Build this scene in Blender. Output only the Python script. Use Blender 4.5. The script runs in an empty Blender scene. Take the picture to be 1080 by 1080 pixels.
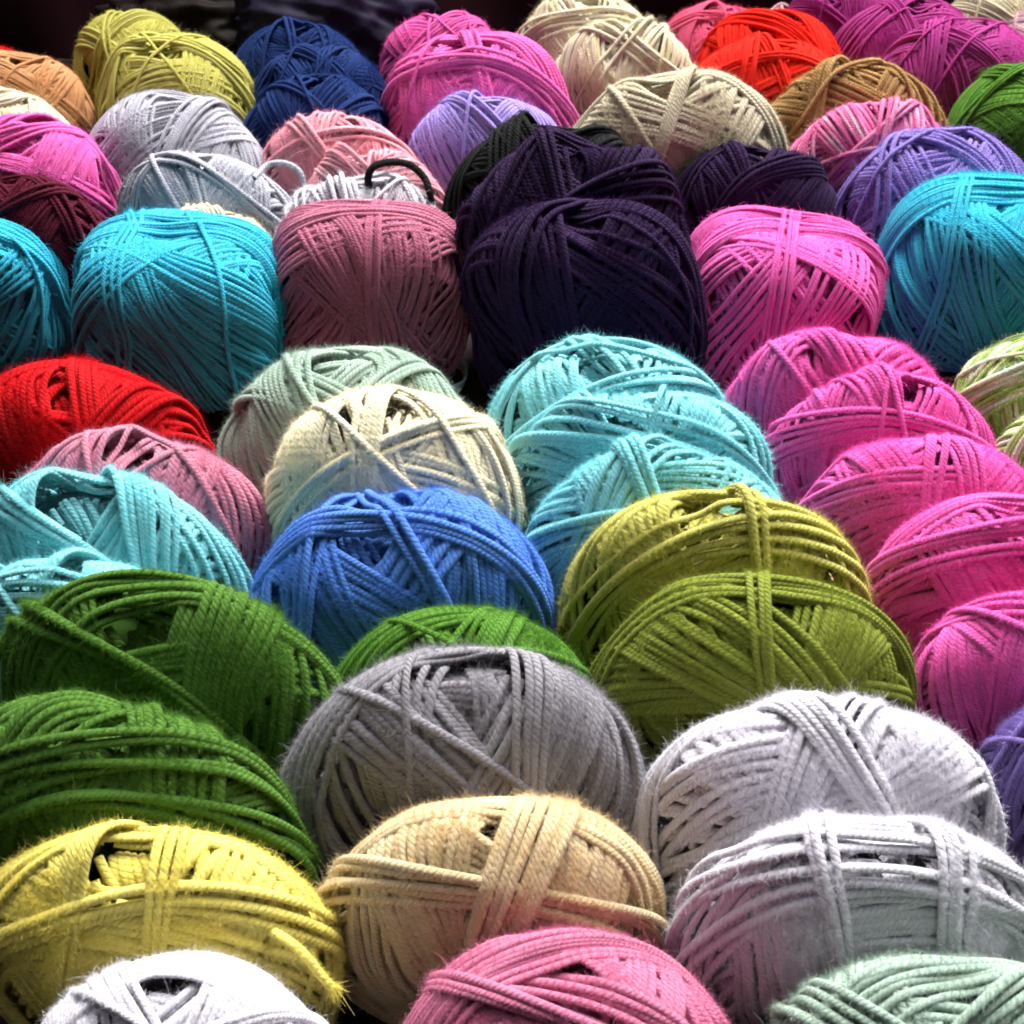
import bpy, math
import numpy as np
from mathutils import Vector

# ------------------------------------------------------------------ scene, camera
S = bpy.context.scene
COL = S.collection
PX = 1080.0
FPX = 1500.0                       # focal length in units of the 1080 px frame
PITCH = math.radians(36.4)
CAM = np.array([0.0, 0.0, 0.395])
cam_d = bpy.data.cameras.new('camera')
cam_d.sensor_width = 36.0
cam_d.lens = FPX / PX * 36.0
cam_d.dof.use_dof = True
cam_d.dof.focus_distance = 0.50
cam_d.dof.aperture_fstop = 48
cam_d.clip_start = 0.01
cam_d.clip_end = 50
cam = bpy.data.objects.new('camera', cam_d)
COL.objects.link(cam)
cam.location = CAM.tolist()
cam.rotation_euler = (math.pi / 2 - PITCH, 0, 0)
S.camera = cam
cp, sp = math.cos(PITCH), math.sin(PITCH)
RCAM = np.array([[1, 0, 0], [0, -sp, -cp], [0, cp, -sp]])   # rows: image right, image down, forward
KM = np.array([[FPX, 0, PX / 2], [0, FPX, PX / 2], [0, 0, 1]])
PROJ = KM @ np.hstack([RCAM, (-RCAM @ CAM)[:, None]])


def outline(X, Y, Z, ax, yaw):
    """image bounds of an ellipsoid"""
    c, s = math.cos(yaw), math.sin(yaw)
    R = np.array([[c, -s, 0], [s, c, 0], [0, 0, 1]])
    A = R @ np.diag(np.array(ax) ** 2) @ R.T
    p = np.array([X, Y, Z])
    Q = np.zeros((4, 4))
    Q[:3, :3] = A - np.outer(p, p)
    Q[:3, 3] = -p
    Q[3, :3] = -p
    Q[3, 3] = -1
    C = PROJ @ Q @ PROJ.T
    r = math.sqrt(max(C[0, 2] ** 2 - C[0, 0] * C[2, 2], 0))
    q = math.sqrt(max(C[1, 2] ** 2 - C[1, 1] * C[2, 2], 0))
    xs = sorted(((C[0, 2] - r) / C[2, 2], (C[0, 2] + r) / C[2, 2]))
    ys = sorted(((C[1, 2] - q) / C[2, 2], (C[1, 2] + q) / C[2, 2]))
    return xs, ys


def place(cx, top, w, be, ga, zb, yaw):
    """where a ball of these proportions stands on a shelf of height zb, and how big it is"""
    v = np.array([0.0, 0.75, 0.05])

    def f(v):
        X, Y, s = v
        xs, ys = outline(X, Y, zb + ga * s * 0.93, (s, be * s, ga * s), yaw)
        return np.array([(xs[0] + xs[1]) / 2 - cx, ys[0] - top, xs[1] - xs[0] - w])
    for _ in range(40):
        r = f(v)
        J = np.zeros((3, 3))
        for k in range(3):
            d = v.copy(); d[k] += 1e-5
            J[:, k] = (f(d) - r) / 1e-5
        st = np.linalg.solve(J, r)
        st = np.clip(st, -0.2, 0.2)
        v = v - st
        v[2] = min(max(v[2], 0.01), 0.12)
        if np.abs(st).max() < 1e-7:
            break
    return v


# ------------------------------------------------------------------ materials
def lin(c):
    return tuple((x / 12.92 if x <= 0.04045 else ((x + 0.055) / 1.055) ** 2.4) for x in [v / 255 for v in c])


def new_mat(name):
    m = bpy.data.materials.new(name)
    m.use_nodes = True
    m.node_tree.nodes.clear()
    return m, m.node_tree.nodes, m.node_tree.links


def math_node(N, L, op, a, b=None, c=None):
    n = N.new('ShaderNodeMath'); n.operation = op
    for i, v in enumerate((a, b, c)):
        if v is None:
            continue
        if isinstance(v, (int, float)):
            n.inputs[i].default_value = v
        else:
            L.new(v, n.inputs[i])
    return n.outputs[0]


MATS = {}


def yarn_material(name, c1, c2=None, c3=None, plies=3, fine=1.0, vscale=0.05, cut=(0.45, 0.6), vexp=0.5):
    key = (name, fine)
    if key in MATS:
        return MATS[key]
    out = []
    for kind in ('yarn', 'fibre'):
        m, N, L = new_mat(name + '_' + kind)
        o = N.new('ShaderNodeOutputMaterial')
        b = N.new('ShaderNodeBsdfPrincipled')
        b.inputs['Roughness'].default_value = 0.85
        b.inputs['Specular IOR Level'].default_value = 0.2
        uv = N.new('ShaderNodeUVMap'); uv.uv_map = 'UVMap'
        sep = N.new('ShaderNodeSeparateXYZ'); L.new(uv.outputs[0], sep.inputs[0])
        u, v = sep.outputs[0], sep.outputs[1]
        # colour along the strand
        nz = N.new('ShaderNodeTexNoise'); nz.noise_dimensions = '1D'
        nz.inputs['Scale'].default_value = vscale
        nz.inputs['Detail'].default_value = 1.0
        L.new(u, nz.inputs['W'])
        if c2 is not None:
            cr = N.new('ShaderNodeValToRGB')
            e = cr.color_ramp.elements
            e[0].position = cut[0]; e[0].color = (*lin(c1), 1)
            e[1].position = cut[1]; e[1].color = (*lin(c2), 1)
            if c3 is not None:
                x = e.new(min(cut[1] + 0.12, 0.98)); x.color = (*lin(c3), 1)
            L.new(nz.outputs['Fac'], cr.inputs[0])
            col = cr.outputs[0]
        else:
            rgb = N.new('ShaderNodeRGB'); rgb.outputs[0].default_value = (*lin(c1), 1)
            col = rgb.outputs[0]
        # small tone differences from fibre to fibre
        geo = N.new('ShaderNodeNewGeometry')
        n2 = N.new('ShaderNodeTexNoise'); n2.inputs['Scale'].default_value = 2200.0
        n2.inputs['Detail'].default_value = 2.0
        L.new(geo.outputs['Position'], n2.inputs['Vector'])
        hs = N.new('ShaderNodeHueSaturation')
        val = math_node(N, L, 'MULTIPLY_ADD', n2.outputs['Fac'], 0.5, 0.78)
        n3 = N.new('ShaderNodeTexNoise'); n3.noise_dimensions = '1D'
        n3.inputs['Scale'].default_value = 0.013
        L.new(u, n3.inputs['W'])
        val = math_node(N, L, 'MULTIPLY', val, math_node(N, L, 'MULTIPLY_ADD', n3.outputs['Fac'], 0.3, 0.85))
        L.new(val, hs.inputs['Value'])
        L.new(col, hs.inputs['Color'])
        L.new(hs.outputs[0], b.inputs['Base Color'])
        b.inputs['Sheen Weight'].default_value = 0.45 if sum(c1) > 330 else 0.03
        b.inputs['Sheen Roughness'].default_value = 0.5
        mixw = N.new('ShaderNodeMix'); mixw.data_type = 'RGBA'
        mixw.inputs[0].default_value = 0.3
        L.new(col, mixw.inputs[6]); mixw.inputs[7].default_value = (1, 1, 1, 1)
        L.new(mixw.outputs[2], b.inputs['Sheen Tint'])
        if kind == 'yarn':
            b.subsurface_method = 'BURLEY'
            b.inputs['Subsurface Weight'].default_value = 0.35
            b.inputs['Subsurface Radius'].default_value = (1, 1, 1)
            b.inputs['Subsurface Scale'].default_value = 0.0018
            # ply twist: rounded ridges spiralling round the strand
            ph = math_node(N, L, 'MULTIPLY_ADD', v, float(plies), math_node(N, L, 'MULTIPLY', u, 1.3))
            fr = math_node(N, L, 'FRACT', ph)
            t = math_node(N, L, 'MULTIPLY_ADD', fr, 2.0, -1.0)
            ridge = math_node(N, L, 'MULTIPLY', 1.35, math_node(N, L, 'SQRT', math_node(N, L, 'SUBTRACT', 1.02, math_node(N, L, 'MULTIPLY', t, t))))
            # single fibres lie along the ply
            cmb = N.new('ShaderNodeCombineXYZ')
            L.new(math_node(N, L, 'MULTIPLY', ph, 6.0), cmb.inputs[0])
            L.new(math_node(N, L, 'MULTIPLY', u, 0.5), cmb.inputs[1])
            n4 = N.new('ShaderNodeTexNoise'); n4.inputs['Scale'].default_value = 3.0
            n4.inputs['Detail'].default_value = 3.0
            L.new(cmb.outputs[0], n4.inputs['Vector'])
            n5 = N.new('ShaderNodeTexNoise'); n5.inputs['Scale'].default_value = 1500.0; n5.inputs['Detail'].default_value = 4.0; n5.inputs['Roughness'].default_value = 0.7
            L.new(geo.outputs['Position'], n5.inputs['Vector'])
            ridge = math_node(N, L, 'MULTIPLY_ADD', n5.outputs['Fac'], 0.9, ridge)
            hgt = math_node(N, L, 'MULTIPLY_ADD', n4.outputs['Fac'], 0.7, ridge)
            bp = N.new('ShaderNodeBump')
            bp.inputs['Strength'].default_value = 1.0
            bp.inputs['Distance'].default_value = 0.0009 * fine
            L.new(hgt, bp.inputs['Height'])
            L.new(bp.outputs[0], b.inputs['Normal'])
            L.new(b.outputs[0], o.inputs[0])
        else:
            tr = N.new('ShaderNodeBsdfTranslucent'); L.new(hs.outputs[0], tr.inputs[0])
            mx = N.new('ShaderNodeMixShader'); mx.inputs[0].default_value = 0.4
            L.new(b.outputs[0], mx.inputs[1]); L.new(tr.outputs[0], mx.inputs[2])
            L.new(mx.outputs[0], o.inputs[0])
        out.append(m)
    MATS[key] = out
    return out


def plain_material(name, c, rough=0.7, noise=0.3, scale=40.0, bump=0.0, stretch=(1, 1, 1), linear=False, spec=0.15):
    m, N, L = new_mat(name)
    o = N.new('ShaderNodeOutputMaterial'); b = N.new('ShaderNodeBsdfPrincipled')
    L.new(b.outputs[0], o.inputs[0])
    b.inputs['Roughness'].default_value = rough
    b.inputs['Specular IOR Level'].default_value = spec
    tc = N.new('ShaderNodeTexCoord'); mp = N.new('ShaderNodeMapping')
    mp.inputs['Scale'].default_value = stretch
    L.new(tc.outputs['Object'], mp.inputs[0])
    nz = N.new('ShaderNodeTexNoise'); nz.inputs['Scale'].default_value = scale; nz.inputs['Detail'].default_value = 5
    L.new(mp.outputs[0], nz.inputs['Vector'])
    hs = N.new('ShaderNodeHueSaturation')
    hs.inputs['Color'].default_value = (*(c if linear else lin(c)), 1)
    L.new(math_node(N, L, 'MULTIPLY_ADD', nz.outputs['Fac'], 2 * noise, 1 - noise), hs.inputs['Value'])
    L.new(hs.outputs[0], b.inputs['Base Color'])
    if bump:
        bp = N.new('ShaderNodeBump'); bp.inputs['Strength'].default_value = bump; bp.inputs['Distance'].default_value = 0.002
        L.new(nz.outputs['Fac'], bp.inputs['Height']); L.new(bp.outputs[0], b.inputs['Normal'])
    return m


# ------------------------------------------------------------------ winding a ball
def smooth_noise(rng, t, k):
    r = np.zeros_like(t)
    for f in range(1, k + 1):
        r += rng.normal() / f * np.cos(f * t + rng.uniform(0, 6.283))
    return r


HN = 200


def oct_idx(d):
    s = np.abs(d).sum(-1, keepdims=True)
    p = d / s
    x, y = p[..., 0], p[..., 1]
    neg = p[..., 2] < 0
    fx = (1 - np.abs(y)) * np.where(x >= 0, 1, -1)
    fy = (1 - np.abs(x)) * np.where(y >= 0, 1, -1)
    x = np.where(neg, fx, x); y = np.where(neg, fy, y)
    i = np.clip(((x * 0.5 + 0.5) * HN).astype(np.int32), 0, HN - 1)
    j = np.clip(((y * 0.5 + 0.5) * HN).astype(np.int32), 0, HN - 1)
    return i * HN + j


class Winder:
    """lays strand after strand over a soft core; a height field keeps each on top of those before it"""

    def __init__(self, seed, be, ga, d, nseg, nside, hole, k=2.15):
        self.rng = np.random.default_rng(seed)
        self.ax = np.array([1.0, be, ga])
        self.d = d
        self.r = d / 2
        self.k = k
        self.H = np.zeros(HN * HN, np.float32)
        self.nseg, self.nside = nseg, nside
        self.strands = []
        self.soft, self.rise = 1.15, 0.60
        self.core = 1.0 - 2.4 * d
        self.hole = hole
        ph = self.rng.uniform(0, 6.28, 6)
        self.lump = ph
        self.u0 = 0.0
        c = (np.arange(HN) + 0.5) / HN * 2 - 1
        x, y = np.meshgrid(c, c, indexing='ij')
        z = 1 - np.abs(x) - np.abs(y)
        fx = np.where(z < 0, (1 - np.abs(y)) * np.sign(x), x); fy = np.where(z < 0, (1 - np.abs(x)) * np.sign(y), y)
        q = np.stack([fx, fy, z], -1); q /= np.linalg.norm(q, axis=-1, keepdims=True)
        self.H = (-self.dent(q) * ga * self.core).ravel().astype(np.float32)

    def dent(self, q):
        hx, hy, hd, hw = self.hole
        hole = np.array([hx, hy, math.sqrt(max(1 - hx * hx - hy * hy, 0.01))])
        dd = ((q - hole) ** 2).sum(-1)
        return hd * np.exp(-dd / hw ** 2)

    def base(self, q, dent=False):
        x = np.abs(q) ** self.k
        kn = x.sum(-1, keepdims=True) ** (1 / self.k)
        p = q / kn
        l = self.lump
        g = 1 + 0.03 * (np.sin(1.7 * q[..., :1] - 1.9 * q[..., 2:] + l[2]) + 0.7 * np.sin(2.6 * q[..., 1:2] + 2.9 * q[..., :1] + l[3]) + np.sin(3.1 * q[..., :1] + 2.3 * q[..., 1:2] + l[0]) + np.sin(4.3 * q[..., 2:] + 2.1 * q[..., :1] + l[1]))
        g = g * (1 + 0.08 * np.maximum(q[..., 2:], 0) ** 3)
        if dent:
            g = g - self.dent(q)[..., None]
        return p * self.ax * self.core * g

    def normal(self, q):
        n = np.sign(q) * np.abs(q) ** (self.k - 1) / self.ax
        return n / np.linalg.norm(n, axis=-1, keepdims=True)

    def strand(self, phi, tau, off, wob, rel=1.0, flat=0.88, lift=0.0, thick=1.0):
        rng = self.rng
        ns = 360
        t = np.linspace(0, 2 * np.pi, ns, endpoint=False)
        tau = math.atan(math.tan(tau) * math.hypot(math.cos(phi), self.ax[1] * math.sin(phi)) / self.ax[2])
        m = np.array([math.cos(phi) * math.cos(tau), math.sin(phi) * math.cos(tau), math.sin(tau)])
        am = self.ax * m * 0.9
        nm = np.linalg.norm(am)
        n = am / nm
        o = np.clip((off + wob) / nm, -0.93, 0.93)
        up = np.array([0, 0, 1.0]) if abs(n[2]) < 0.9 else np.array([1.0, 0, 0])
        e1 = np.cross(n, up); e1 /= np.linalg.norm(e1)
        e2 = np.cross(n, e1)
        ro = np.sqrt(1 - o * o)
        o = np.broadcast_to(np.asarray(o), (ns,))[:, None]
        ro = np.broadcast_to(np.asarray(ro), (ns,))[:, None]
        q = o * n + ro * (np.cos(t)[:, None] * e1 + np.sin(t)[:, None] * e2)
        P = self.base(q)
        Nn = self.normal(q)
        T = np.roll(P, -1, 0) - np.roll(P, 1, 0)
        T /= np.linalg.norm(T, axis=1, keepdims=True) + 1e-9
        Sd = np.cross(Nn, T); Sd /= np.linalg.norm(Sd, axis=1, keepdims=True) + 1e-9
        r = self.r * thick
        # height under the strand
        h = np.full(ns, -9.0, np.float32)
        for l in (-0.45, 0.0, 0.45):
            h = np.maximum(h, self.H[oct_idx((P + Sd * l * r) / self.ax)])
        # a strand under tension bridges the dips
        raw = h.copy()
        low = raw - 0.22 * self.d
        for st, cnt in ((6, 4), (3, 6), (2, 6), (1, 12)):
            for it in range(cnt):
                sm = 0.25 * (np.roll(h, st) + np.roll(h, -st)) + 0.5 * h
                h = np.maximum(sm, low)
        for it in range(5):
            h = 0.25 * (np.roll(h, 1) + np.roll(h, -1)) + 0.5 * h
        if self.soft:
            h = np.where(h > 0, self.soft * np.tanh(h / self.soft), h)     # the wool underneath gives way
        h = h + r * flat * self.rise + lift
        # stamp it
        for l in (-1.0, -0.66, -0.33, 0.0, 0.33, 0.66, 1.0):
            top = h + r * flat * (math.sqrt(max(1 - l * l, 0.0)) * 0.8 - 0.22)
            idx = oct_idx((P + Sd * l * r) / self.ax)
            np.maximum.at(self.H, idx, top.astype(np.float32))
        step = max(1, round(ns / self.nseg))
        C = (P + Nn * h[:, None])[::step]
        self.strands.append((C, Nn[::step], r, flat, rel, h[::step], oct_idx(P / self.ax)[::step]))

    def bundle(self, phi, tau, off, n, gap=1.0, wob=0.5, rel=1.0, lift=0.0, thick=1.0, fan=0.0):
        rng = self.rng
        cs, sn = math.cos(phi) ** 2, math.sin(phi) ** 2
        sp = 1.1 * cs + 0.92 * sn
        fanw = 0.3 * sn                       # part of a band's spread is turning, as on a real winder
        if n > 1:
            n = max(2, int(round(n * 0.064 / self.d / sp)))
        t = np.linspace(0, 2 * np.pi, 360, endpoint=False)
        bw = smooth_noise(rng, t, 3) * wob * 0.032
        for k in range(n):
            kk = k - (n - 1) / 2
            w = bw + smooth_noise(rng, t, 4) * self.d * 0.16
            self.strand(phi + rng.normal() * 0.016 + kk * fan, tau + rng.normal() * 0.013 + kk * self.d * thick * gap * fanw / 0.74, off + kk * self.d * thick * gap * sp * (1 - fanw), w, rel, lift=lift, thick=thick * rng.uniform(0.9, 1.12))

    def fit(self):
        """press the finished winding into the ball's outer shape (a soft dome), keeping its small hollows"""
        C = np.concatenate([s[0] for s in self.strands])
        hh = np.concatenate([s[5] for s in self.strands]); hi = np.concatenate([s[6] for s in self.strands])
        E = C / (self.ax - self.r)
        rho = np.linalg.norm(E, axis=1); q = E / rho[:, None]
        top = self.H[hi] - hh < 0.5 * self.d
        n = 260
        k = np.arange(n) + 0.5
        ph = np.arccos(1 - 2 * k / n); th = np.pi * (1 + 5 ** 0.5) * k
        G = np.stack([np.cos(th) * np.sin(ph), np.sin(th) * np.sin(ph), np.cos(ph)], 1)
        kap = 1 / 0.24 ** 2
        qt, rt = q[top], rho[top]
        wgt = np.exp(kap * (G @ qt.T - 1))
        field = (wgt @ rt) / (wgt.sum(1) + 1e-9)
        l = self.lump
        kn = (np.abs(G) ** self.k).sum(1) ** (1 / self.k)
        tgt = 1 / kn * (1 + (0.05 if self.k < 2.5 else 0.0) * np.maximum(G[:, 2], 0) ** 4)
        tgt = tgt * (1 + 0.016 * np.sin(2.7 * G[:, 0] + 1.3 * G[:, 1] + l[4]) + 0.014 * np.sin(3.3 * G[:, 2] - 2.2 * G[:, 0] + l[5]))
        self.G, self.ratio = G, tgt / field * 0.985
        new = []
        for s in self.strands:
            f = self.press(s[0])
            new.append((s[0] * f, s[1], s[2] * np.clip(f, 0.95, 1.25)) + s[3:])
        self.strands = new

    def press(self, P):
        E = P / (self.ax - self.r)
        q = E / np.linalg.norm(E, axis=1, keepdims=True)
        w = np.exp((q @ self.G.T - 1) / 0.17 ** 2)
        return ((w @ self.ratio) / w.sum(1))[:, None]

    # ---- mesh arrays
    def arrays(self, zclip):
        V, F, UV = [], [], []
        nv = 0
        ns = self.nside
        rng = self.rng
        ang = np.linspace(0, 2 * np.pi, ns, endpoint=False)
        for (C, Nn, r, flat, rel, h, idx) in self.strands:
            n = len(C)
            T = np.roll(C, -1, 0) - np.roll(C, 1, 0)
            T /= np.linalg.norm(T, axis=1, keepdims=True)
            Sd = np.cross(Nn, T); Sd /= np.linalg.norm(Sd, axis=1, keepdims=True)
            N2 = np.cross(T, Sd)
            seg = np.linalg.norm(np.roll(C, -1, 0) - C, axis=1)
            u = np.concatenate([[0], np.cumsum(seg)]) / (2 * r.mean()) + self.u0
            self.u0 += 140 + rng.uniform(0, 20)
            ring = C[:, None, :] + r[:, :, None] * (1.14 * np.cos(ang)[None, :, None] * Sd[:, None, :] + flat * np.sin(ang)[None, :, None] * N2[:, None, :])
            V.append(ring.reshape(-1, 3))
            seen = self.H[idx] - h < 1.9 * self.d       # turns buried deeper than this are never seen
            seen = seen | np.roll(seen, 1) | np.roll(seen, -1)
            keep = (np.maximum(C[:, 2], np.roll(C[:, 2], -1)) > zclip) & seen
            i = np.nonzero(keep)[0]
            i2 = (i + 1) % n
            j = np.arange(ns); j2 = (j + 1) % ns
            f = np.stack([(i[:, None] * ns + j), (i[:, None] * ns + j2), (i2[:, None] * ns + j2), (i2[:, None] * ns + j)], -1).reshape(-1, 4)
            F.append(f + nv)
            ua = np.broadcast_to(u[i][:, None], (len(i), ns)); ub = np.broadcast_to(u[i + 1][:, None], (len(i), ns))
            va = np.broadcast_to(j / ns, (len(i), ns)); vb = np.broadcast_to((j + 1) / ns, (len(i), ns))
            UV.append(np.stack([np.stack([ua, va], -1), np.stack([ua, vb], -1), np.stack([ub, vb], -1), np.stack([ub, va], -1)], 2).reshape(-1, 2))
            nv += n * ns
        # the core under the strands
        nu, nw = 36, 22
        th = np.linspace(0, 2 * np.pi, nu, endpoint=False); pz = np.linspace(0.02, np.pi - 0.02, nw)
        q = np.stack([np.outer(np.sin(pz), np.cos(th)), np.outer(np.sin(pz), np.sin(th)), np.outer(np.cos(pz), np.ones(nu))], -1).reshape(-1, 3)
        cv = self.base(q, True) * 1.03
        V.append(cv * self.press(cv))
        a = np.arange(nw - 1); b = np.arange(nu); b2 = (b + 1) % nu
        f = np.stack([a[:, None] * nu + b, (a[:, None] + 1) * nu + b, (a[:, None] + 1) * nu + b2, a[:, None] * nu + b2], -1).reshape(-1, 4)
        F.append(f + nv)
        UV.append(np.tile(np.array([[0.5, 0.5]]), (len(f) * 4, 1)))
        nv += nu * nw
        V = np.concatenate(V); F = np.concatenate(F); UV = np.concatenate(UV)
        self.nyarn = len(F)
        return V, F, UV

    def fibres(self, count, length, width, zmin, fly=0.1):
        rng = self.rng
        C = np.concatenate([s[0] for s in self.strands]); Nn = np.concatenate([s[1] for s in self.strands])
        T = np.concatenate([np.roll(s[0], -1, 0) - np.roll(s[0], 1, 0) for s in self.strands])
        T /= np.linalg.norm(T, axis=1, keepdims=True)
        nlast = 0
        hh = np.concatenate([s[5] for s in self.strands]); hi = np.concatenate([s[6] for s in self.strands])
        ok = np.nonzero((C[:, 2] > zmin) & (self.H[hi] - hh < 0.6 * self.d))[0]
        z = C[ok, 2] / self.ax[2]
        pw = np.clip(0.25 + z, 0.12, 0.9) * np.where((C[ok, 1] < 0.1 * self.ax[1]) | (z > 0.35), 1.0, 0.3)
        l = self.lump
        pn = np.sin(9 * C[ok, 0] + l[0]) + np.sin(11 * C[ok, 2] + l[1]) + np.sin(13 * C[ok, 1] + 7 * C[ok, 0] + l[2])
        pw = pw * np.clip(0.9 + 0.45 * pn, 0.25, 2.2)
        i = rng.choice(ok, count, p=pw / pw.sum())
        C, Nn, T = C[i], Nn[i], T[i]
        rnd = rng.normal(size=(count, 3)) * 0.5
        stray = np.where(rng.random((count, 1)) < 0.007, 2.1, 1.0)
        side = np.sign(rng.normal(size=(count, 1)))
        sd = np.cross(Nn, T)
        around = rng.uniform(-1.2, 1.2, (count, 1))
        rad = Nn * np.cos(around) + sd * np.sin(around)
        p0 = C + rad * self.r * 0.9
        L = length * np.clip(rng.lognormal(0, 0.5, (count, 1)), 0.3, 1.8) * stray
        d1 = T * side * rng.uniform(0.3, 1.2, (count, 1)) + rad * rng.uniform(0.15, 0.95, (count, 1)) + rnd * 0.5
        d1 /= np.linalg.norm(d1, axis=1, keepdims=True)
        bend = np.cross(d1, rng.normal(size=(count, 3))) * 1.0 - rad * 0.35
        wv = np.cross(d1, rng.normal(size=(count, 3))); wv /= np.linalg.norm(wv, axis=1, keepdims=True) + 1e-9
        W = width * rng.uniform(0.6, 1.2, (count, 1))
        ring = []
        for t, k in ((0, 1.0), (0.35, 0.95), (0.7, 0.75), (1.0, 0.35)):
            c = p0 + d1 * L * (t - 0.25 * t * t) + bend * L * t * t * 0.75
            ring += [c - wv * W * k, c + wv * W * k]
        V = np.stack(ring, 1).reshape(-1, 3)
        b = np.arange(count)[:, None] * 8
        F = np.concatenate([b + np.array([[0, 1, 3, 2]]), b + np.array([[2, 3, 5, 4]]), b + np.array([[4, 5, 7, 6]])], 1).reshape(-1, 4)
        uu = rng.uniform(0, self.u0, count)
        UV = np.repeat(np.stack([uu, rng.uniform(0, 1, count)], -1), 12, 0)
        return V, F, UV


def build_mesh(name, V, F, UV, mats, nfirst=None):
    used = np.zeros(len(V), bool); used[F.ravel()] = True
    remap = np.cumsum(used) - 1
    V = V[used]; F = remap[F]
    me = bpy.data.meshes.new(name)
    me.vertices.add(len(V)); me.vertices.foreach_set('co', V.astype(np.float32).ravel())
    nf = len(F)
    me.loops.add(nf * 4); me.loops.foreach_set('vertex_index', F.astype(np.int32).ravel())
    me.polygons.add(nf)
    me.polygons.foreach_set('loop_start', np.arange(0, nf * 4, 4, dtype=np.int32))
    if nfirst is not None and nfirst < nf:
        mi = np.zeros(nf, np.int32); mi[nfirst:] = 1
        me.polygons.foreach_set('material_index', mi)
    me.polygons.foreach_set('use_smooth', np.ones(nf, bool))
    uvl = me.uv_layers.new(name='UVMap')
    uvl.data.foreach_set('uv', UV.astype(np.float32).ravel())
    me.update(calc_edges=True)
    for m in mats:
        me.materials.append(m)
    return me


def tag(o, label=None, cat=None, group=None, kind=None):
    for k, v in (('label', label), ('category', cat), ('group', group), ('kind', kind)):
        if v:
            o[k] = v


# ------------------------------------------------------------------ the yarns (fibre colours)
Y = {
    'white': ((226, 222, 231),), 'yellow': ((244, 228, 114),), 'tan': ((222, 200, 160), (218, 190, 142)),
    'dusty': ((178, 98, 126),), 'rose': ((208, 116, 150),), 'mauve': ((206, 128, 152),), 'sage': ((162, 184, 168),),
    'purple': ((124, 102, 172),), 'grey': ((146, 142, 149),), 'green': ((80, 120, 42),), 'green_light': ((84, 130, 42),),
    'olive': ((128, 138, 50),), 'olive_light': ((204, 198, 100),), 'blue': ((78, 130, 216),),
    'turquoise': ((138, 216, 224),), 'red': ((196, 6, 18),), 'scarlet': ((244, 40, 24),), 'cream': ((252, 240, 206),),
    'pink': ((240, 96, 182),), 'cyan': ((46, 184, 214),), 'cyan_right': ((44, 180, 208),),
    'plum': ((40, 14, 58),), 'black': ((15, 15, 15),), 'lilac': ((134, 112, 190),), 'lilac_light': ((172, 150, 226),),
    'salmon': ((242, 156, 172), (248, 188, 198)), 'lilac_grey': ((186, 184, 196),), 'burgundy': ((88, 6, 36),),
    'brown': ((206, 148, 98),), 'navy': ((24, 50, 108),), 'beige': ((218, 206, 178),),
    'pink_mix': ((222, 96, 156), (240, 158, 192), (248, 208, 220)), 'green_mix': ((140, 172, 76), (228, 218, 190), (200, 224, 204)),
    'caramel': ((158, 118, 62), (180, 140, 86)), 'magenta': ((176, 44, 136),), 'pale_pink': ((246, 206, 216),),
    'coral_pink': ((240, 96, 140),), 'cream_mix': ((248, 240, 214), (246, 226, 190), (240, 232, 176)),
    'hot_pink': ((246, 104, 186),),
}

GL = 'balls of yarn packed on the lower shelf'
GU = 'balls of yarn packed on the upper shelf'
Z1, Z2 = 0.0, 0.03
# colour, centre x, crown y, width (all px of the photograph), depth ratio, height ratio, tier, yaw, strand thickness, extras, label
D = 0.0425
B = []


def ball(col, cx, top, w, be, ga, tier, yaw=0, d=D, label='', **kw):
    B.append(dict(col=col, cx=cx, top=top, w=w, be=be, ga=ga, tier=tier, yaw=yaw, d=d, label=label, **kw))


# --- lower shelf, front to back
ball('white', 190, 1012, 330, .62, .95, 1, 5, zb=.02, label='white ball cropped by the bottom edge, in front of the yellow ball')
ball('yellow', 165, 877, 385, .66, .95, 1, -4, fuzz=1.1, label='fuzzy bright yellow ball with a frayed strand end on its right side')
ball('tan', 518, 838, 365, .66, .95, 1, 3, label='light tan ball between the grey ball and the rose pink one')
ball('rose', 596, 990, 372, .66, .95, 1, 0, label='rose pink ball at the bottom, in front of the light tan ball')
ball('sage', 985, 1003, 395, .66, .95, 1, -3, label='pale sage green ball at the bottom, in front of the white balls')
ball('white', 912, 862, 400, .60, .95, 1, -4, fuzz=1.3, label='white ball behind the pale sage ball, the nearer of two white ones')
ball('white', 862, 745, 374, .60, .98, 1, -2, fuzz=1.3, label='white ball in front of the olive balls, the farther of two white ones')
ball('purple', 1180, 712, 306, .62, .95, 1, 0, label='purple ball mostly cut off by the right edge, beside the white ball')
ball('grey', 487, 693, 378, .66, .98, 1, 2, fuzz=1.3, label='medium grey fuzzy ball with one loose strand crossing it, behind the tan ball')
ball('green', 128, 748, 400, .60, .95, 1, -5, fuzz=1.3, label='dark green ball behind the yellow ball, nearer of the two big green ones')
ball('green', 184, 615, 362, .60, .95, 1, -6, fuzz=1.3, label='dark green ball in front of the pale turquoise pair, farther big green one')
ball('green_light', 482, 640, 290, .60, .95, 1, 4, label='small bright green ball between the blue ball and the grey ball')
ball('olive', 790, 603, 342, .58, .98, 1, -3, label='olive green ball just behind the white balls')
ball('olive_light', 752, 515, 322, .50, .98, 1, -3, label='yellowish olive ball between the turquoise balls and the darker olive ball')
ball('blue', 422, 523, 316, .66, .92, 1, 2, label='cornflower blue ball in front of the cream ball')
ball('turquoise', 92, 586, 300, .45, .92, 1, -4, label='pale turquoise ball directly behind the farther dark green ball')
ball('turquoise', 112, 507, 304, .50, .92, 1, -4, label='pale turquoise ball in front of the mauve pink ball, left side')
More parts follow.
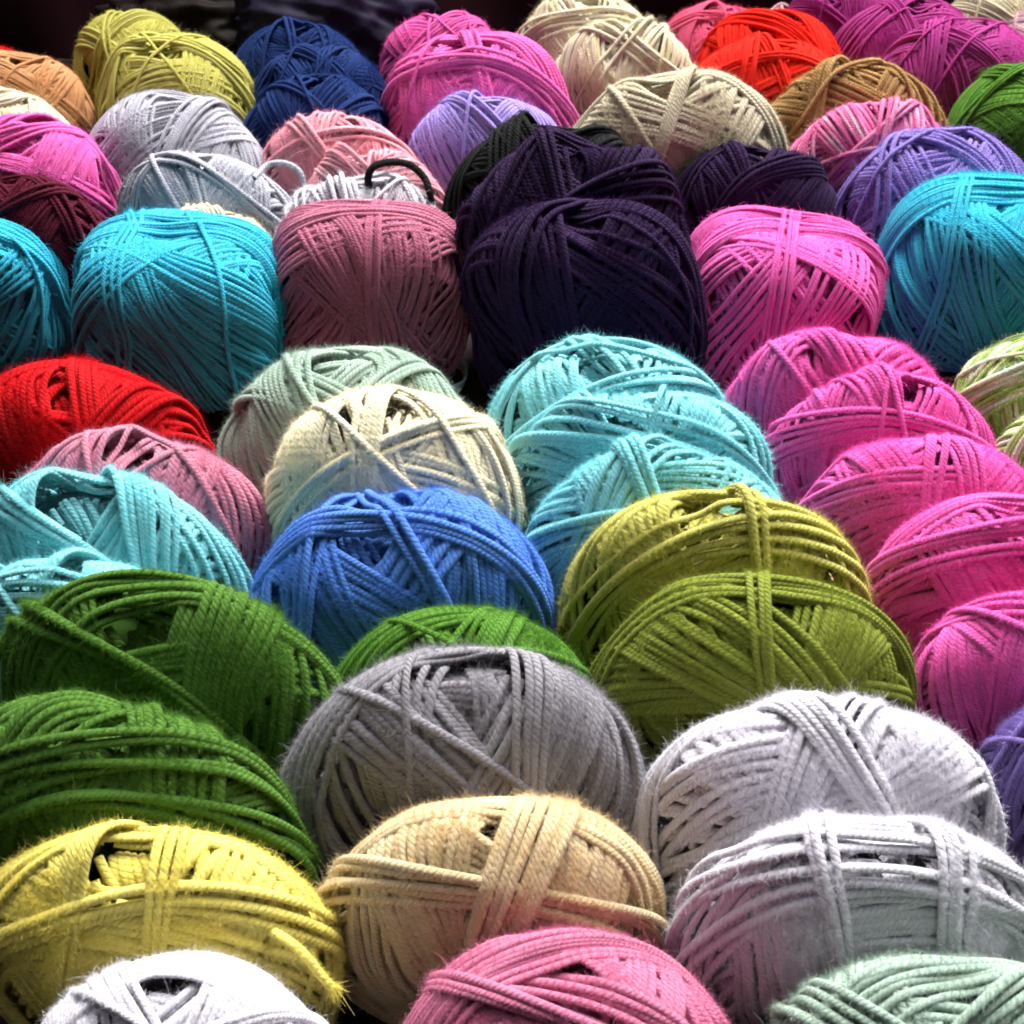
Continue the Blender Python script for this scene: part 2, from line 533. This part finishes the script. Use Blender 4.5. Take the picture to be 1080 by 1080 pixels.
ball('mauve', 157, 453, 266, .60, .92, 1, -2, label='mauve pink ball between the red ball and the pale turquoise pair')
ball('red', 98, 380, 268, .62, .92, 1, -3, label='deep red ball beneath the bright cyan balls')
ball('sage', 370, 371, 270, .62, .92, 1, 0, label='grey green sage ball behind the cream ball')
ball('cream', 418, 410, 268, .62, 1.12, 1, 0, label='cream ball in front of the sage ball, behind the blue one')
ball('turquoise', 692, 472, 285, .52, .98, 1, -3, label='pale turquoise ball behind the olive pair, nearest of its column of three')
ball('turquoise', 676, 413, 284, .46, .98, 1, -3, label='pale turquoise ball in the middle of its column of three')
ball('turquoise', 640, 357, 256, .55, .98, 1, -3, label='pale turquoise ball farthest back in its column of three')
ball('pink', 1098, 620, 288, .58, .98, 1, -6, label='bright pink ball nearest the white balls in the pink column')
ball('pink', 1045, 527, 272, .56, .98, 1, -6, label='bright pink ball second nearest in the pink column')
ball('pink', 966, 462, 264, .52, .98, 1, -6, label='bright pink ball in the middle of the pink column')
ball('pink', 922, 396, 252, .50, .98, 1, -6, label='bright pink ball second from the back of the pink column')
ball('pink', 882, 346, 244, .52, .98, 1, -6, label='bright pink ball at the back of the pink column, near the turquoise ones')
ball('green_mix', 1088, 352, 208, .60, .92, 1, 0, label='variegated green and beige ball below the right cyan ball')
ball('green_mix', 1138, 424, 222, .60, .92, 1, 0, label='variegated green and beige ball cut by the right edge, the nearer one')
# --- upper shelf, front to back
ball('cyan', -32, 221, 218, .80, .92, 2, -8, k=3.2, label='bright cyan ball cut off by the left edge')
ball('cyan', 190, 222, 226, .80, .90, 2, -3, k=3.2, label='bright cyan ball standing left of the dusty rose ball')
ball('dusty', 391, 215, 212, .80, .95, 2, 0, k=3.2, band=True, label='dusty rose ball with a white paper band, between cyan and dark plum')
ball('plum', 618, 213, 246, .70, 1.0, 2, -2, k=2.6, label='dark plum ball at the front of the plum balls')
ball('plum', 602, 151, 244, .50, 1.1, 2, -2, label='dark plum ball between the black ball and the front plum ball')
ball('black', 586, 129, 228, .5, 1.05, 2, -2, label='black ball peeking out behind the dark plum balls')
ball('pink', 822, 223, 219, .80, .92, 2, -3, k=2.8, label='bright pink ball between the dark plum ball and right cyan ball')
ball('cyan_right', 1032, 184, 236, .80, 1.0, 2, -4, k=2.6, label='large bright cyan ball below the lilac ball, right of the upper pink one')
ball('plum', 792, 157, 184, .60, .95, 2, -3, label='small dark plum ball behind the upper bright pink ball')
ball('lilac', 985, 137, 212, .60, .95, 2, -8, label='lilac purple ball behind the right cyan ball')
ball('white', 386, 190, 202, .45, 1.0, 2, 0, label='white ball mostly hidden behind the dusty rose ball')
ball('cream', 226, 217, 150, .4, 1.0, 2, 0, label='cream ball barely visible behind the left cyan ball')
ball('burgundy', 28, 187, 196, .55, .95, 2, -10, label='burgundy ball behind the left cyan balls')
ball('hot_pink', 44, 122, 182, .55, .95, 2, -10, label='hot pink ball behind the burgundy ball at far left')
ball('lilac_grey', 222, 162, 194, .60, .95, 2, -3, loop=True, label='silver grey ball with a stray loop of yarn at its right side')
ball('lilac_grey', 188, 100, 198, .58, .95, 2, -4, label='silver grey ball in front of the mustard yellow balls')
ball('salmon', 394, 158, 156, .50, .95, 2, 0, label='salmon pink ball under the black loop')
ball('salmon', 356, 121, 172, .55, .95, 2, 0, label='salmon pink ball in front of the navy balls')
ball('lilac_light', 512, 100, 170, .55, .95, 2, 0, label='pale lilac ball between the hot pink and the black ball')
ball('beige', 710, 76, 236, .60, .95, 2, -3, label='beige ball with a shaded strand bundle, behind the plum balls')
ball('pink_mix', 914, 110, 174, .60, .95, 2, -4, zb=.008, label='variegated pink and pale pink ball between the caramel and lilac balls')
ball('caramel', 896, 66, 208, .55, .95, 2, -3, label='caramel brown ball in front of the magenta ball')
ball('cream', 842, 78, 120, .5, .95, 2, -3, label='cream ball peeking out left of the caramel brown ball')
ball('green_light', 1078, 70, 180, .60, .95, 2, -3, d=.038, label='bright green ball at the right edge, in front of the magenta balls')
ball('cream', 15, 98, 142, .5, .9, 2, -5, label='cream ball below the light brown ball at far left')
ball('brown', 30, 57, 150, .55, .95, 2, -5, label='light brown ball at far left above the hot pink one')
ball('red', -8, 47, 120, .5, .95, 2, -5, label='dark red ball at the far left corner, in shade')
ball('olive_light', 188, 37, 170, .55, .95, 2, -3, label='mustard yellow ball behind the silver grey balls')
ball('olive_light', 148, 14, 138, .55, .95, 2, -5, label='mustard yellow ball farthest back, against the dark background')
ball('navy', 334, 80, 160, .5, .95, 2, 0, d=.038, label='navy blue ball nearest the salmon balls')
ball('navy', 338, 50, 154, .5, .95, 2, 0, d=.038, label='navy blue ball in the middle of the three navy ones')
ball('navy', 322, 22, 150, .5, .95, 2, 0, d=.038, label='navy blue ball at the back of the three navy ones')
ball('hot_pink', 505, 35, 202, .60, .95, 2, -3, label='hot pink ball between the navy and cream balls')
ball('hot_pink', 470, 17, 138, .5, .95, 2, -3, label='hot pink ball behind a larger hot pink ball')
ball('cream_mix', 654, 24, 154, .55, .95, 2, -2, label='cream ball behind the beige ball, nearer of two cream ones')
ball('cream_mix', 620, -3, 162, .55, .95, 2, -2, label='cream ball at the back, cut by the top edge')
ball('scarlet', 806, 40, 168, .5, .95, 2, -3, d=.038, label='scarlet red ball right behind the cream and caramel balls')
ball('scarlet', 806, 13, 164, .5, .95, 2, -3, d=.038, label='scarlet red ball behind another scarlet one')
ball('coral_pink', 752, 3, 142, .5, .95, 2, -3, d=.038, label='coral pink ball behind the scarlet balls')
ball('pale_pink', 826, 8, 100, .5, .9, 2, -3, d=.038, label='pale pink ball showing a sliver behind the scarlet balls')
ball('magenta', 1010, 22, 190, .55, .95, 2, -6, d=.032, label='magenta ball in front of two more, above the green ball')
ball('magenta', 952, -3, 164, .55, .95, 2, -4, d=.032, label='magenta ball with a strand bundle across, in the middle of three')
ball('magenta', 880, -12, 130, .55, .95, 2, -4, d=.032, label='magenta ball farthest left of three, right of the scarlet balls')
ball('pale_pink', 1085, 12, 120, .5, .9, 2, -4, label='pale pink ball in the top right corner')
ball('cream', 1045, -14, 130, .5, .9, 2, -4, d=.038, label='cream ball behind the pale pink one, top right corner')

FIN = {
    'fuzzy bright yellow': [(90,-15,0,5),(-50,5,-.1,3),(95,22,0,2),(8,0,.15,2)],
    'light tan ball between': [(90,-12,0,5),(85,24,0,3),(-40,0,.15,6)],
    'rose pink ball at': [(80,15,0,5),(100,-10,0,6),(70,20,.05,2)],
    'pale sage green ball': [(100,-12,0,4),(75,22,0,3),(115,12,0,4)],
    'the nearer of two white': [(90,-8,0,6),(90,12,0,4),(5,0,-.3,2),(20,5,.35,3)],
    'the farther of two white': [(90,-15,0,4),(-55,8,.1,5),(60,8,0,4)],
    'medium grey': [(95,-12,0,5),(15,0,.25,3),(75,26,0,1),(-25,0,-.2,1)],
    'nearer of the two big': [(110,-8,0,6),(50,0,.25,7),(92,16,0,4)],
    'farther big green': [(95,-10,0,6),(20,0,.4,6),(75,26,0,2)],
    'olive green ball just': [(70,10,0,5),(92,-5,0,3),(5,0,.05,2)],
    'yellowish olive': [(90,-15,0,4),(95,10,0,3),(40,-5,.1,2)],
    'cornflower': [(-40,0,-.3,4),(25,0,.45,5),(85,12,0,3),(35,5,.1,2)],
    'dusty rose ball with': [(90,-12,0,5),(60,5,-.2,3),(-8,0,.15,3),(92,12,0,3)],
    'cyan ball standing': [(90,-10,0,4),(92,14,0,5),(3,0,-.4,2),(30,0,.2,1)],
    'front of the plum': [(85,-8,0,4),(10,0,-.25,5),(-60,10,0,5)],
    'between the dark plum ball and right': [(85,-12,0,6),(100,14,0,4),(-12,0,0,4)],
    'large bright cyan': [(90,-8,0,4),(95,15,0,6),(-8,0,-.35,2)],
}
for b in B:
    for k, v in FIN.items():
        if k in b['label']:
            b['fin'] = v

def settle(b):
    zb = (Z1 if b['tier'] == 1 else Z2) + b.get('zb', 0)
    b['yawr'] = math.radians(b['yaw'])
    t = b['aim']
    b['X'], b['Y'], b['s'] = place(t[0], t[1], t[2], b['be'], b['ga'], zb, b['yawr'])
    b['z'] = zb + b['ga'] * b['s'] * 0.93


def radius(b, ux, uy):
    return b['s'] * b['be'] / math.sqrt((b['be'] * ux) ** 2 + uy ** 2)


for b in B:
    b['aim'] = (b['cx'], b['top'], b['w'])
    settle(b)
# soft balls press on each other: flatten those that would run deep into a neighbour
for it in range(8):
    for i, a in enumerate(B):
        for b in B[i + 1:]:
            dx, dy = b['X'] - a['X'], b['Y'] - a['Y']
            dist = math.hypot(dx, dy)
            over = (radius(a, dx / dist, dy / dist) + radius(b, dx / dist, dy / dist)) / dist
            if over > 1.12 and abs(dy) > 0.35 * dist:
                k = max(1.12 / over, 0.94)
                for q in (a, b):
                    q['be'] = max(q['be'] * k, 0.40)
    for b in B:
        settle(b)


def to_px(P):
    h = np.c_[P, np.ones(len(P))] @ PROJ.T
    return h[:, :2] / h[:, 2:]


def at(px, py, Yw):
    """the point of the upright plane y = Yw seen at a pixel of the photograph"""
    d = RCAM.T @ np.array([(px - PX / 2) / FPX, (py - PX / 2) / FPX, 1.0])
    return CAM + d * (Yw / d[1])


# ------------------------------------------------------------------ build the balls
for i, b in enumerate(B):
    near = b['w'] > 235
    rng = np.random.default_rng(1000 + i)
    d = b['d'] * rng.uniform(0.94, 1.06)
    hole = (rng.uniform(-.2, .2), rng.uniform(-.35, -.05), rng.uniform(.07, .14), rng.uniform(.20, .32))
    W = Winder(50 + i, b['be'], b['ga'], d, 130 if near else 90, 8 if near else 6, hole, b.get('k', 2.0))
    R = math.radians
    scale = 0.062 / d
    # inner layers: bundles turning about the upright axis
    ph0 = rng.uniform(0, 180)
    nb = 16
    for k in range(14):
        W.bundle(R(ph0 + 40 + k * 180 * 0.618), R(rng.choice([-1, 1]) * rng.uniform(8, 52)), rng.normal() * 0.12, 5, 1.0, 0.5)
    for k in range(nb):
        W.bundle(R(ph0 + k * 180 * 0.618), R(rng.choice([-1, 1]) * rng.uniform(20, 40)), rng.normal() * 0.05, 7, 1.0, 0.6)
    W.soft, W.rise = 0, 0.64
    # the last turns: bands behind and in front of the hollow, and one across
    if 'fin' in b:
        for (p, t, o, n) in b['fin']:
            W.bundle(R(p), R(t), o, n, 0.93, 0.7 if n > 2 else 1.0)
    else:
        sgn = rng.choice([-1, 1])
        W.bundle(R(90 + rng.uniform(-14, 14)), R(-rng.uniform(8, 20)), rng.uniform(-.03, .03), int(rng.integers(3, 6)), 0.92, 0.8)
        W.bundle(R(rng.uniform(25, 65) * sgn), R(rng.uniform(-15, 15)), rng.uniform(-.3, .3), int(rng.integers(3, 6)), 0.92, 0.8)
        if rng.random() < .8:
            W.bundle(R(90 + rng.uniform(-25, 25)), R(rng.uniform(6, 26)), rng.uniform(-.04, .04), int(rng.integers(2, 5)), 0.92, 0.8)
        if rng.random() < .75:
            W.bundle(R(-sgn * rng.uniform(0, 60)), R(rng.uniform(-12, 12)), rng.uniform(-.4, .4), int(rng.integers(1, 5)), 0.95, 0.9)
        for _ in range(int(rng.integers(0, 3))):
            W.bundle(R(90 + rng.uniform(-60, 60)), R(rng.uniform(-10, 28)), rng.uniform(-.1, .1), 1, 1.0, 1.6, lift=.006)
    W.fit()
    V, F, UV = W.arrays(-0.72 * b['ga'])
    ny = len(F)
    # measured outline -> small correction of place and size
    cy, sy = math.cos(b['yawr']), math.sin(b['yawr'])
    RZ = np.array([[cy, -sy, 0], [sy, cy, 0], [0, 0, 1]])
    Vs = V[np.unique(F)]
    for it in range(2):
        p = to_px(Vs * b['s'] @ RZ.T + np.array([b['X'], b['Y'], b['z']]))
        x0, x1 = np.percentile(p[:, 0], [0.12, 99.88]); y0 = np.percentile(p[:, 1], 0.2)
        t = b['aim']
        b['aim'] = (t[0] + b['cx'] - (x0 + x1) / 2, t[1] + b['top'] - y0, t[2] + b['w'] - (x1 - x0))
        settle(b)
    s = b['s']
    fz = b.get('fuzz', 1.0)
    V2, F2, UV2 = W.fibres(int((62000 if near else 13000) * fz), 0.029 if near else 0.036, 0.000034 / s if near else 0.000055 / s, -0.5 * b['ga'])
    V = np.concatenate([V, V2]); F = np.concatenate([F, F2 + len(V) - len(V2)]); UV = np.concatenate([UV, UV2])
    mats = yarn_material(b['col'] + '_wool', *Y[b['col']], fine=round(s / 0.05 * d / 0.05, 1))
    me = build_mesh('yarn_ball', V * s, F, UV, mats, ny)
    o = bpy.data.objects.new('yarn_ball', me)
    COL.objects.link(o)
    o.location = (b['X'], b['Y'], b['z'])
    tl = b.get('tilt') or (rng.uniform(-5, 5), rng.uniform(-6, 6))
    o.rotation_euler = (math.radians(tl[0]), math.radians(tl[1]), b['yawr'])
    tag(o, b['label'], 'yarn ball', GL if b['tier'] == 1 else GU)
    b['obj'] = o

# ------------------------------------------------------------------ loose pieces of yarn, paper band
def spline(pts, n):
    pts = np.array(pts, float)
    P = np.vstack([2 * pts[0] - pts[1], pts, 2 * pts[-1] - pts[-2]])
    out = []
    for i in range(1, len(P) - 2):
        t = np.linspace(0, 1, n, endpoint=False)[:, None]
        a, b_, c, d_ = P[i - 1], P[i], P[i + 1], P[i + 2]
        out.append(0.5 * (2 * b_ + (c - a) * t + (2 * a - 5 * b_ + 4 * c - d_) * t * t + (3 * b_ - a - 3 * c + d_) * t ** 3))
    out.append(pts[-1:])
    return np.concatenate(out)


def loose_yarn(name, pts, r, mats, parent=None, fray=0, seed=1, nf=900):
    C = spline(pts, 14)
    if parent is not None:
        C = (C - np.array(parent.location)) @ np.array(parent.rotation_euler.to_matrix())
    n, ns = len(C), 10
    T = np.gradient(C, axis=0); T /= np.linalg.norm(T, axis=1, keepdims=True)
    ref = np.array([0.1, -0.9, 0.42])
    Sd = np.cross(T, ref); Sd /= np.linalg.norm(Sd, axis=1, keepdims=True)
    N2 = np.cross(T, Sd)
    ang = np.linspace(0, 2 * np.pi, ns, endpoint=False)
    V = (C[:, None] + r * (np.cos(ang)[None, :, None] * Sd[:, None] + np.sin(ang)[None, :, None] * N2[:, None])).reshape(-1, 3)
    u = np.concatenate([[0], np.cumsum(np.linalg.norm(np.diff(C, axis=0), axis=1))]) / (2 * r)
    i = np.arange(n - 1); j = np.arange(ns); j2 = (j + 1) % ns
    F = np.stack([i[:, None] * ns + j, i[:, None] * ns + j2, (i[:, None] + 1) * ns + j2, (i[:, None] + 1) * ns + j], -1).reshape(-1, 4)
    ua = np.broadcast_to(u[:-1, None], (n - 1, ns)); ub = np.broadcast_to(u[1:, None], (n - 1, ns))
    va = np.broadcast_to(j / ns, (n - 1, ns)); vb = va + 1 / ns
    UV = np.stack([np.stack([ua, va], -1), np.stack([ua, vb], -1), np.stack([ub, vb], -1), np.stack([ub, va], -1)], 2).reshape(-1, 2)
    ny = len(F)
    rng = np.random.default_rng(seed)
    # fibres
    k = rng.integers(0, n, nf)
    if fray:
        k[:fray] = n - 1 - rng.integers(0, 3, fray)
    a = rng.uniform(0, 6.28, nf)[:, None]
    rad = np.cos(a) * Sd[k] + np.sin(a) * N2[k]
    L = 0.0014 * rng.lognormal(0, .4, (nf, 1))
    sg = np.sign(rng.normal(size=(nf, 1)))
    if fray:
        L[:fray] *= 2.2; sg[:fray] = 1
    d = T[k] * sg * rng.uniform(.5, 1.5, (nf, 1)) + rad * rng.uniform(0.1, .8, (nf, 1)) + rng.normal(size=(nf, 3)) * .2
    d /= np.linalg.norm(d, axis=1, keepdims=True)
    rr = np.full((nf, 1), .95)
    if fray:
        rr[:fray] = rng.uniform(0, 1, (fray, 1))
    p0 = C[k] + rad * r * rr
    w = np.cross(d, rng.normal(size=(nf, 3))); w /= np.linalg.norm(w, axis=1, keepdims=True); w *= 0.00004
    if fray:
        w[:fray] *= 1.8
    bend = rng.normal(size=(nf, 3)) * .35
    V2 = np.stack([p0 - w, p0 + w, p0 + d * L * .5 - w, p0 + d * L * .5 + w, p0 + d * L + bend * L * .5 - w * .3, p0 + d * L + bend * L * .5 + w * .3], 1).reshape(-1, 3)
    bb = np.arange(nf)[:, None] * 6
    F2 = np.concatenate([bb + np.array([[0, 1, 3, 2]]), bb + np.array([[2, 3, 5, 4]])], 1).reshape(-1, 4) + len(V)
    UV2 = np.tile(np.array([[3.0, .5]]), (len(F2) * 4, 1))
    me = build_mesh(name, np.concatenate([V, V2]), np.concatenate([F, F2]), np.concatenate([UV, UV2]), mats, ny)
    o = bpy.data.objects.new(name, me); COL.objects.link(o)
    if parent is not None:
        o.parent = parent
    return o


def find(txt):
    return next(b for b in B if txt in b['label'])


bk = yarn_material('black_wool', *Y['black'], fine=0.8)
ys = find('under the black loop'); yw = find('hidden behind the dusty')
y0 = yw['Y'] + 0.004
lp = loose_yarn('yarn_loop', [at(394, 206, y0 + .01), at(388, 190, y0), at(394, 176, y0), at(412, 171, y0 + .004), at(432, 174, y0 + .006), at(447, 187, y0 + .004), at(453, 202, y0), at(455, 216, y0)], 0.0017, bk, seed=3)
tag(lp, 'black loop of yarn arching above the white ball, against the salmon one', 'yarn loop')
g = find('stray loop')
yl = g['Y'] - 0.012
loose_yarn('stray_loop', [at(268, 188, yl - .01), at(282, 174, yl), at(300, 172, yl), at(315, 180, yl), at(320, 196, yl), at(314, 212, yl - .004), at(300, 222, yl - .004)], 0.0013, yarn_material('lilac_grey_wool', *Y['lilac_grey'], fine=0.9), g['obj'], seed=4)
g = find('frayed strand')
yl = g['Y'] - g['s'] * g['be'] * 0.55
loose_yarn('loose_end', [at(262, 976, yl + .012), at(290, 984, yl), at(318, 1004, yl - .004), at(336, 1026, yl - .006), at(350, 1042, yl - .007)], 0.0013, yarn_material('yellow_wool', *Y['yellow'], fine=0.8), g['obj'], fray=160, seed=5, nf=900)
# paper band round the dusty rose ball
g = find('white paper band')
n = 90
a = np.linspace(0, 2 * np.pi, n, endpoint=False)
k = 3.2
q = np.stack([np.cos(a), np.sin(a)], 1)
kn = (np.abs(q) ** k).sum(1, keepdims=True) ** (1 / k)
q = q / kn * np.array([1, g['be']]) * g['s']
lo, hi = -0.93 * g['s'] * g['ga'], -0.80 * g['s'] * g['ga']
V = np.concatenate([np.c_[q * f, np.full(n, z)] for f, z in ((0.90, lo), (0.935, hi), (0.915, hi), (0.88, lo))])
i = np.arange(n); i2 = (i + 1) % n
F = np.concatenate([np.stack([m * n + i, m * n + i2, ((m + 1) % 4) * n + i2, ((m + 1) % 4) * n + i], -1) for m in range(4)])
me = build_mesh('paper_band', V, F, np.zeros((len(F) * 4, 2)), [plain_material('band_paper', (226, 228, 232), 0.6, 0.05, 60)])
o = bpy.data.objects.new('paper_band', me); COL.objects.link(o); o.parent = g['obj']


# dark bags slumped behind the last balls
def lumpy_bag(px, py, Yw, rx, ry, rz, mat, seed, label):
    rng = np.random.default_rng(seed)
    nu, nv = 140, 70
    th = np.linspace(0, 2 * np.pi, nu, endpoint=False); ph = np.linspace(0.03, np.pi - .03, nv)
    q = np.stack([np.outer(np.sin(ph), np.cos(th)), np.outer(np.sin(ph), np.sin(th)), np.outer(np.cos(ph), np.ones(nu))], -1).reshape(-1, 3)
    g = np.ones(len(q))
    for k in range(16):
        v = rng.normal(size=3) * rng.uniform(1.5, 6)
        g += 0.035 * (1 - np.abs(np.sin(q @ v + rng.uniform(0, 6))) * 2) / (1 + k * .08)
    V = q * g[:, None] * np.array([rx, ry, rz])
    a = np.arange(nv - 1)[:, None]; b_ = np.arange(nu)[None]; b2 = (b_ + 1) % nu
    F = np.stack([a * nu + b_, (a + 1) * nu + b_, (a + 1) * nu + b2, a * nu + b2], -1).reshape(-1, 4)
    me = build_mesh('plastic_bag', V, F, np.zeros((len(F) * 4, 2)), [mat])
    o = bpy.data.objects.new('plastic_bag', me); COL.objects.link(o)
    p = at(px, py, Yw)
    o.location = (p[0], p[1], Z2 + rz * .97)
    tag(o, label, 'bag')


lumpy_bag(352, 40, 1.0, .075, .04, .05, plain_material('violet_plastic', (0.014, 0.010, 0.030), 0.65, .4, 20, 0.2, linear=True, spec=.2), 2, 'dark violet plastic bag slumped behind the navy balls')
lumpy_bag(205, 30, 1.03, .07, .035, .04, plain_material('brown_plastic', (0.010, 0.006, 0.005), 0.65, .4, 20, 0.2, linear=True, spec=.2), 6, 'blackish brown plastic bag behind the mustard yellow balls')

# ------------------------------------------------------------------ stand the balls rest on
def box_mesh(name, x0, x1, y0, y1, z0, z1, mat, parent=None, bev=0.003):
    import bmesh
    bm = bmesh.new()
    bmesh.ops.create_cube(bm, size=1)
    for v in bm.verts:
        v.co = Vector(((x0 + x1) / 2 + v.co.x * (x1 - x0), (y0 + y1) / 2 + v.co.y * (y1 - y0), (z0 + z1) / 2 + v.co.z * (z1 - z0)))
    bmesh.ops.bevel(bm, geom=bm.edges[:], offset=bev, segments=2, affect='EDGES')
    me = bpy.data.meshes.new(name); bm.to_mesh(me); bm.free()
    me.materials.append(mat)
    o = bpy.data.objects.new(name, me); COL.objects.link(o)
    if parent:
        o.parent = parent
    return o


wood = plain_material('dark_wood', (0.016, 0.010, 0.008), 0.9, 0.35, 30, 0.2, (1, 12, 12), linear=True)
yf = min(b['Y'] - b['s'] * b['be'] for b in B if b['tier'] == 2)
print('tier 2 front edge', yf)
stand = bpy.data.objects.new('display_stand', None)
COL.objects.link(stand)
tag(stand, 'dark brown wooden two tier stand holding the yarn balls', 'display stand')
box_mesh('shelf_board', -0.9, 0.9, 0.05, yf + 0.03, -0.03, Z1 - 0.0005, wood, stand)
box_mesh('shelf_board', -0.9, 0.9, yf - 0.008, 1.5, Z2 - 0.02, Z2 - 0.0005, wood, stand)
box_mesh('riser_board', -0.9, 0.9, yf, yf + 0.014, Z1, Z2 - 0.0203, wood, stand)

# dark cloth behind
cloth = plain_material('dark_cloth', (0.035, 0.008, 0.014), 0.9, 0.5, 12, 0.4, linear=True)
nx, nz = 120, 40
gx = np.linspace(-1.2, 1.2, nx); gz = np.linspace(0, 0.55, nz)
XX, ZZ = np.meshgrid(gx, gz)
YY = 1.10 + 0.02 * np.sin(XX * 21 + 2 * np.sin(ZZ * 6)) + 0.012 * np.sin(XX * 47 + 1.3) + ZZ * 0.05
V = np.stack([XX, YY, ZZ + Z2], -1).reshape(-1, 3)
a = np.arange(nz - 1)[:, None]; c = np.arange(nx - 1)[None]
F = np.stack([a * nx + c, a * nx + c + 1, (a + 1) * nx + c + 1, (a + 1) * nx + c], -1).reshape(-1, 4)
me = build_mesh('backdrop', V, F, np.zeros((len(F) * 4, 2)), [cloth])
o = bpy.data.objects.new('backdrop', me); COL.objects.link(o); tag(o, kind='structure')

# ------------------------------------------------------------------ light: daylight from high behind the stand
w = bpy.data.worlds.new('World'); S.world = w
w.use_nodes = True
# daylight dome: open to the sky above and behind the stand, dim on the viewer's side
N, L = w.node_tree.nodes, w.node_tree.links
tc = N.new('ShaderNodeTexCoord')
dt = N.new('ShaderNodeVectorMath'); dt.operation = 'DOT_PRODUCT'
L.new(tc.outputs['Generated'], dt.inputs[0]); dt.inputs[1].default_value = (0.12, 0.52, 0.846)
mr = N.new('ShaderNodeMapRange'); mr.interpolation_type = 'SMOOTHSTEP'
mr.inputs['From Min'].default_value = 0.54; mr.inputs['From Max'].default_value = 1.0
mr.inputs['To Min'].default_value = 0.03; mr.inputs['To Max'].default_value = 1.65
L.new(dt.outputs['Value'], mr.inputs['Value'])
N['Background'].inputs[0].default_value = (0.93, 0.96, 1.0, 1)
L.new(mr.outputs['Result'], N['Background'].inputs[1])


def area(name, loc, target, size, power, col):
    l = bpy.data.lights.new(name, 'AREA'); l.shape = 'RECTANGLE'; l.size, l.size_y = size; l.energy = power; l.color = col
    o = bpy.data.objects.new(name, l); COL.objects.link(o); o.location = loc
    o.rotation_euler = (Vector(target) - Vector(loc)).to_track_quat('-Z', 'Y').to_euler()
    return o


area('window_light', (0.45, 1.55, 1.85), (0, 0.5, 0.05), (1.8, 1.3), 165, (1.0, 0.985, 0.96))

S.view_settings.view_transform = 'Standard'
S.view_settings.look = 'None'
S.view_settings.exposure = 0.45
S.view_settings.gamma = 1.0
S.render.engine = 'CYCLES'
S.cycles.filter_width = 1.8
S.cycles.max_bounces = 6
S.cycles.diffuse_bounces = 2
S.cycles.use_adaptive_sampling = True
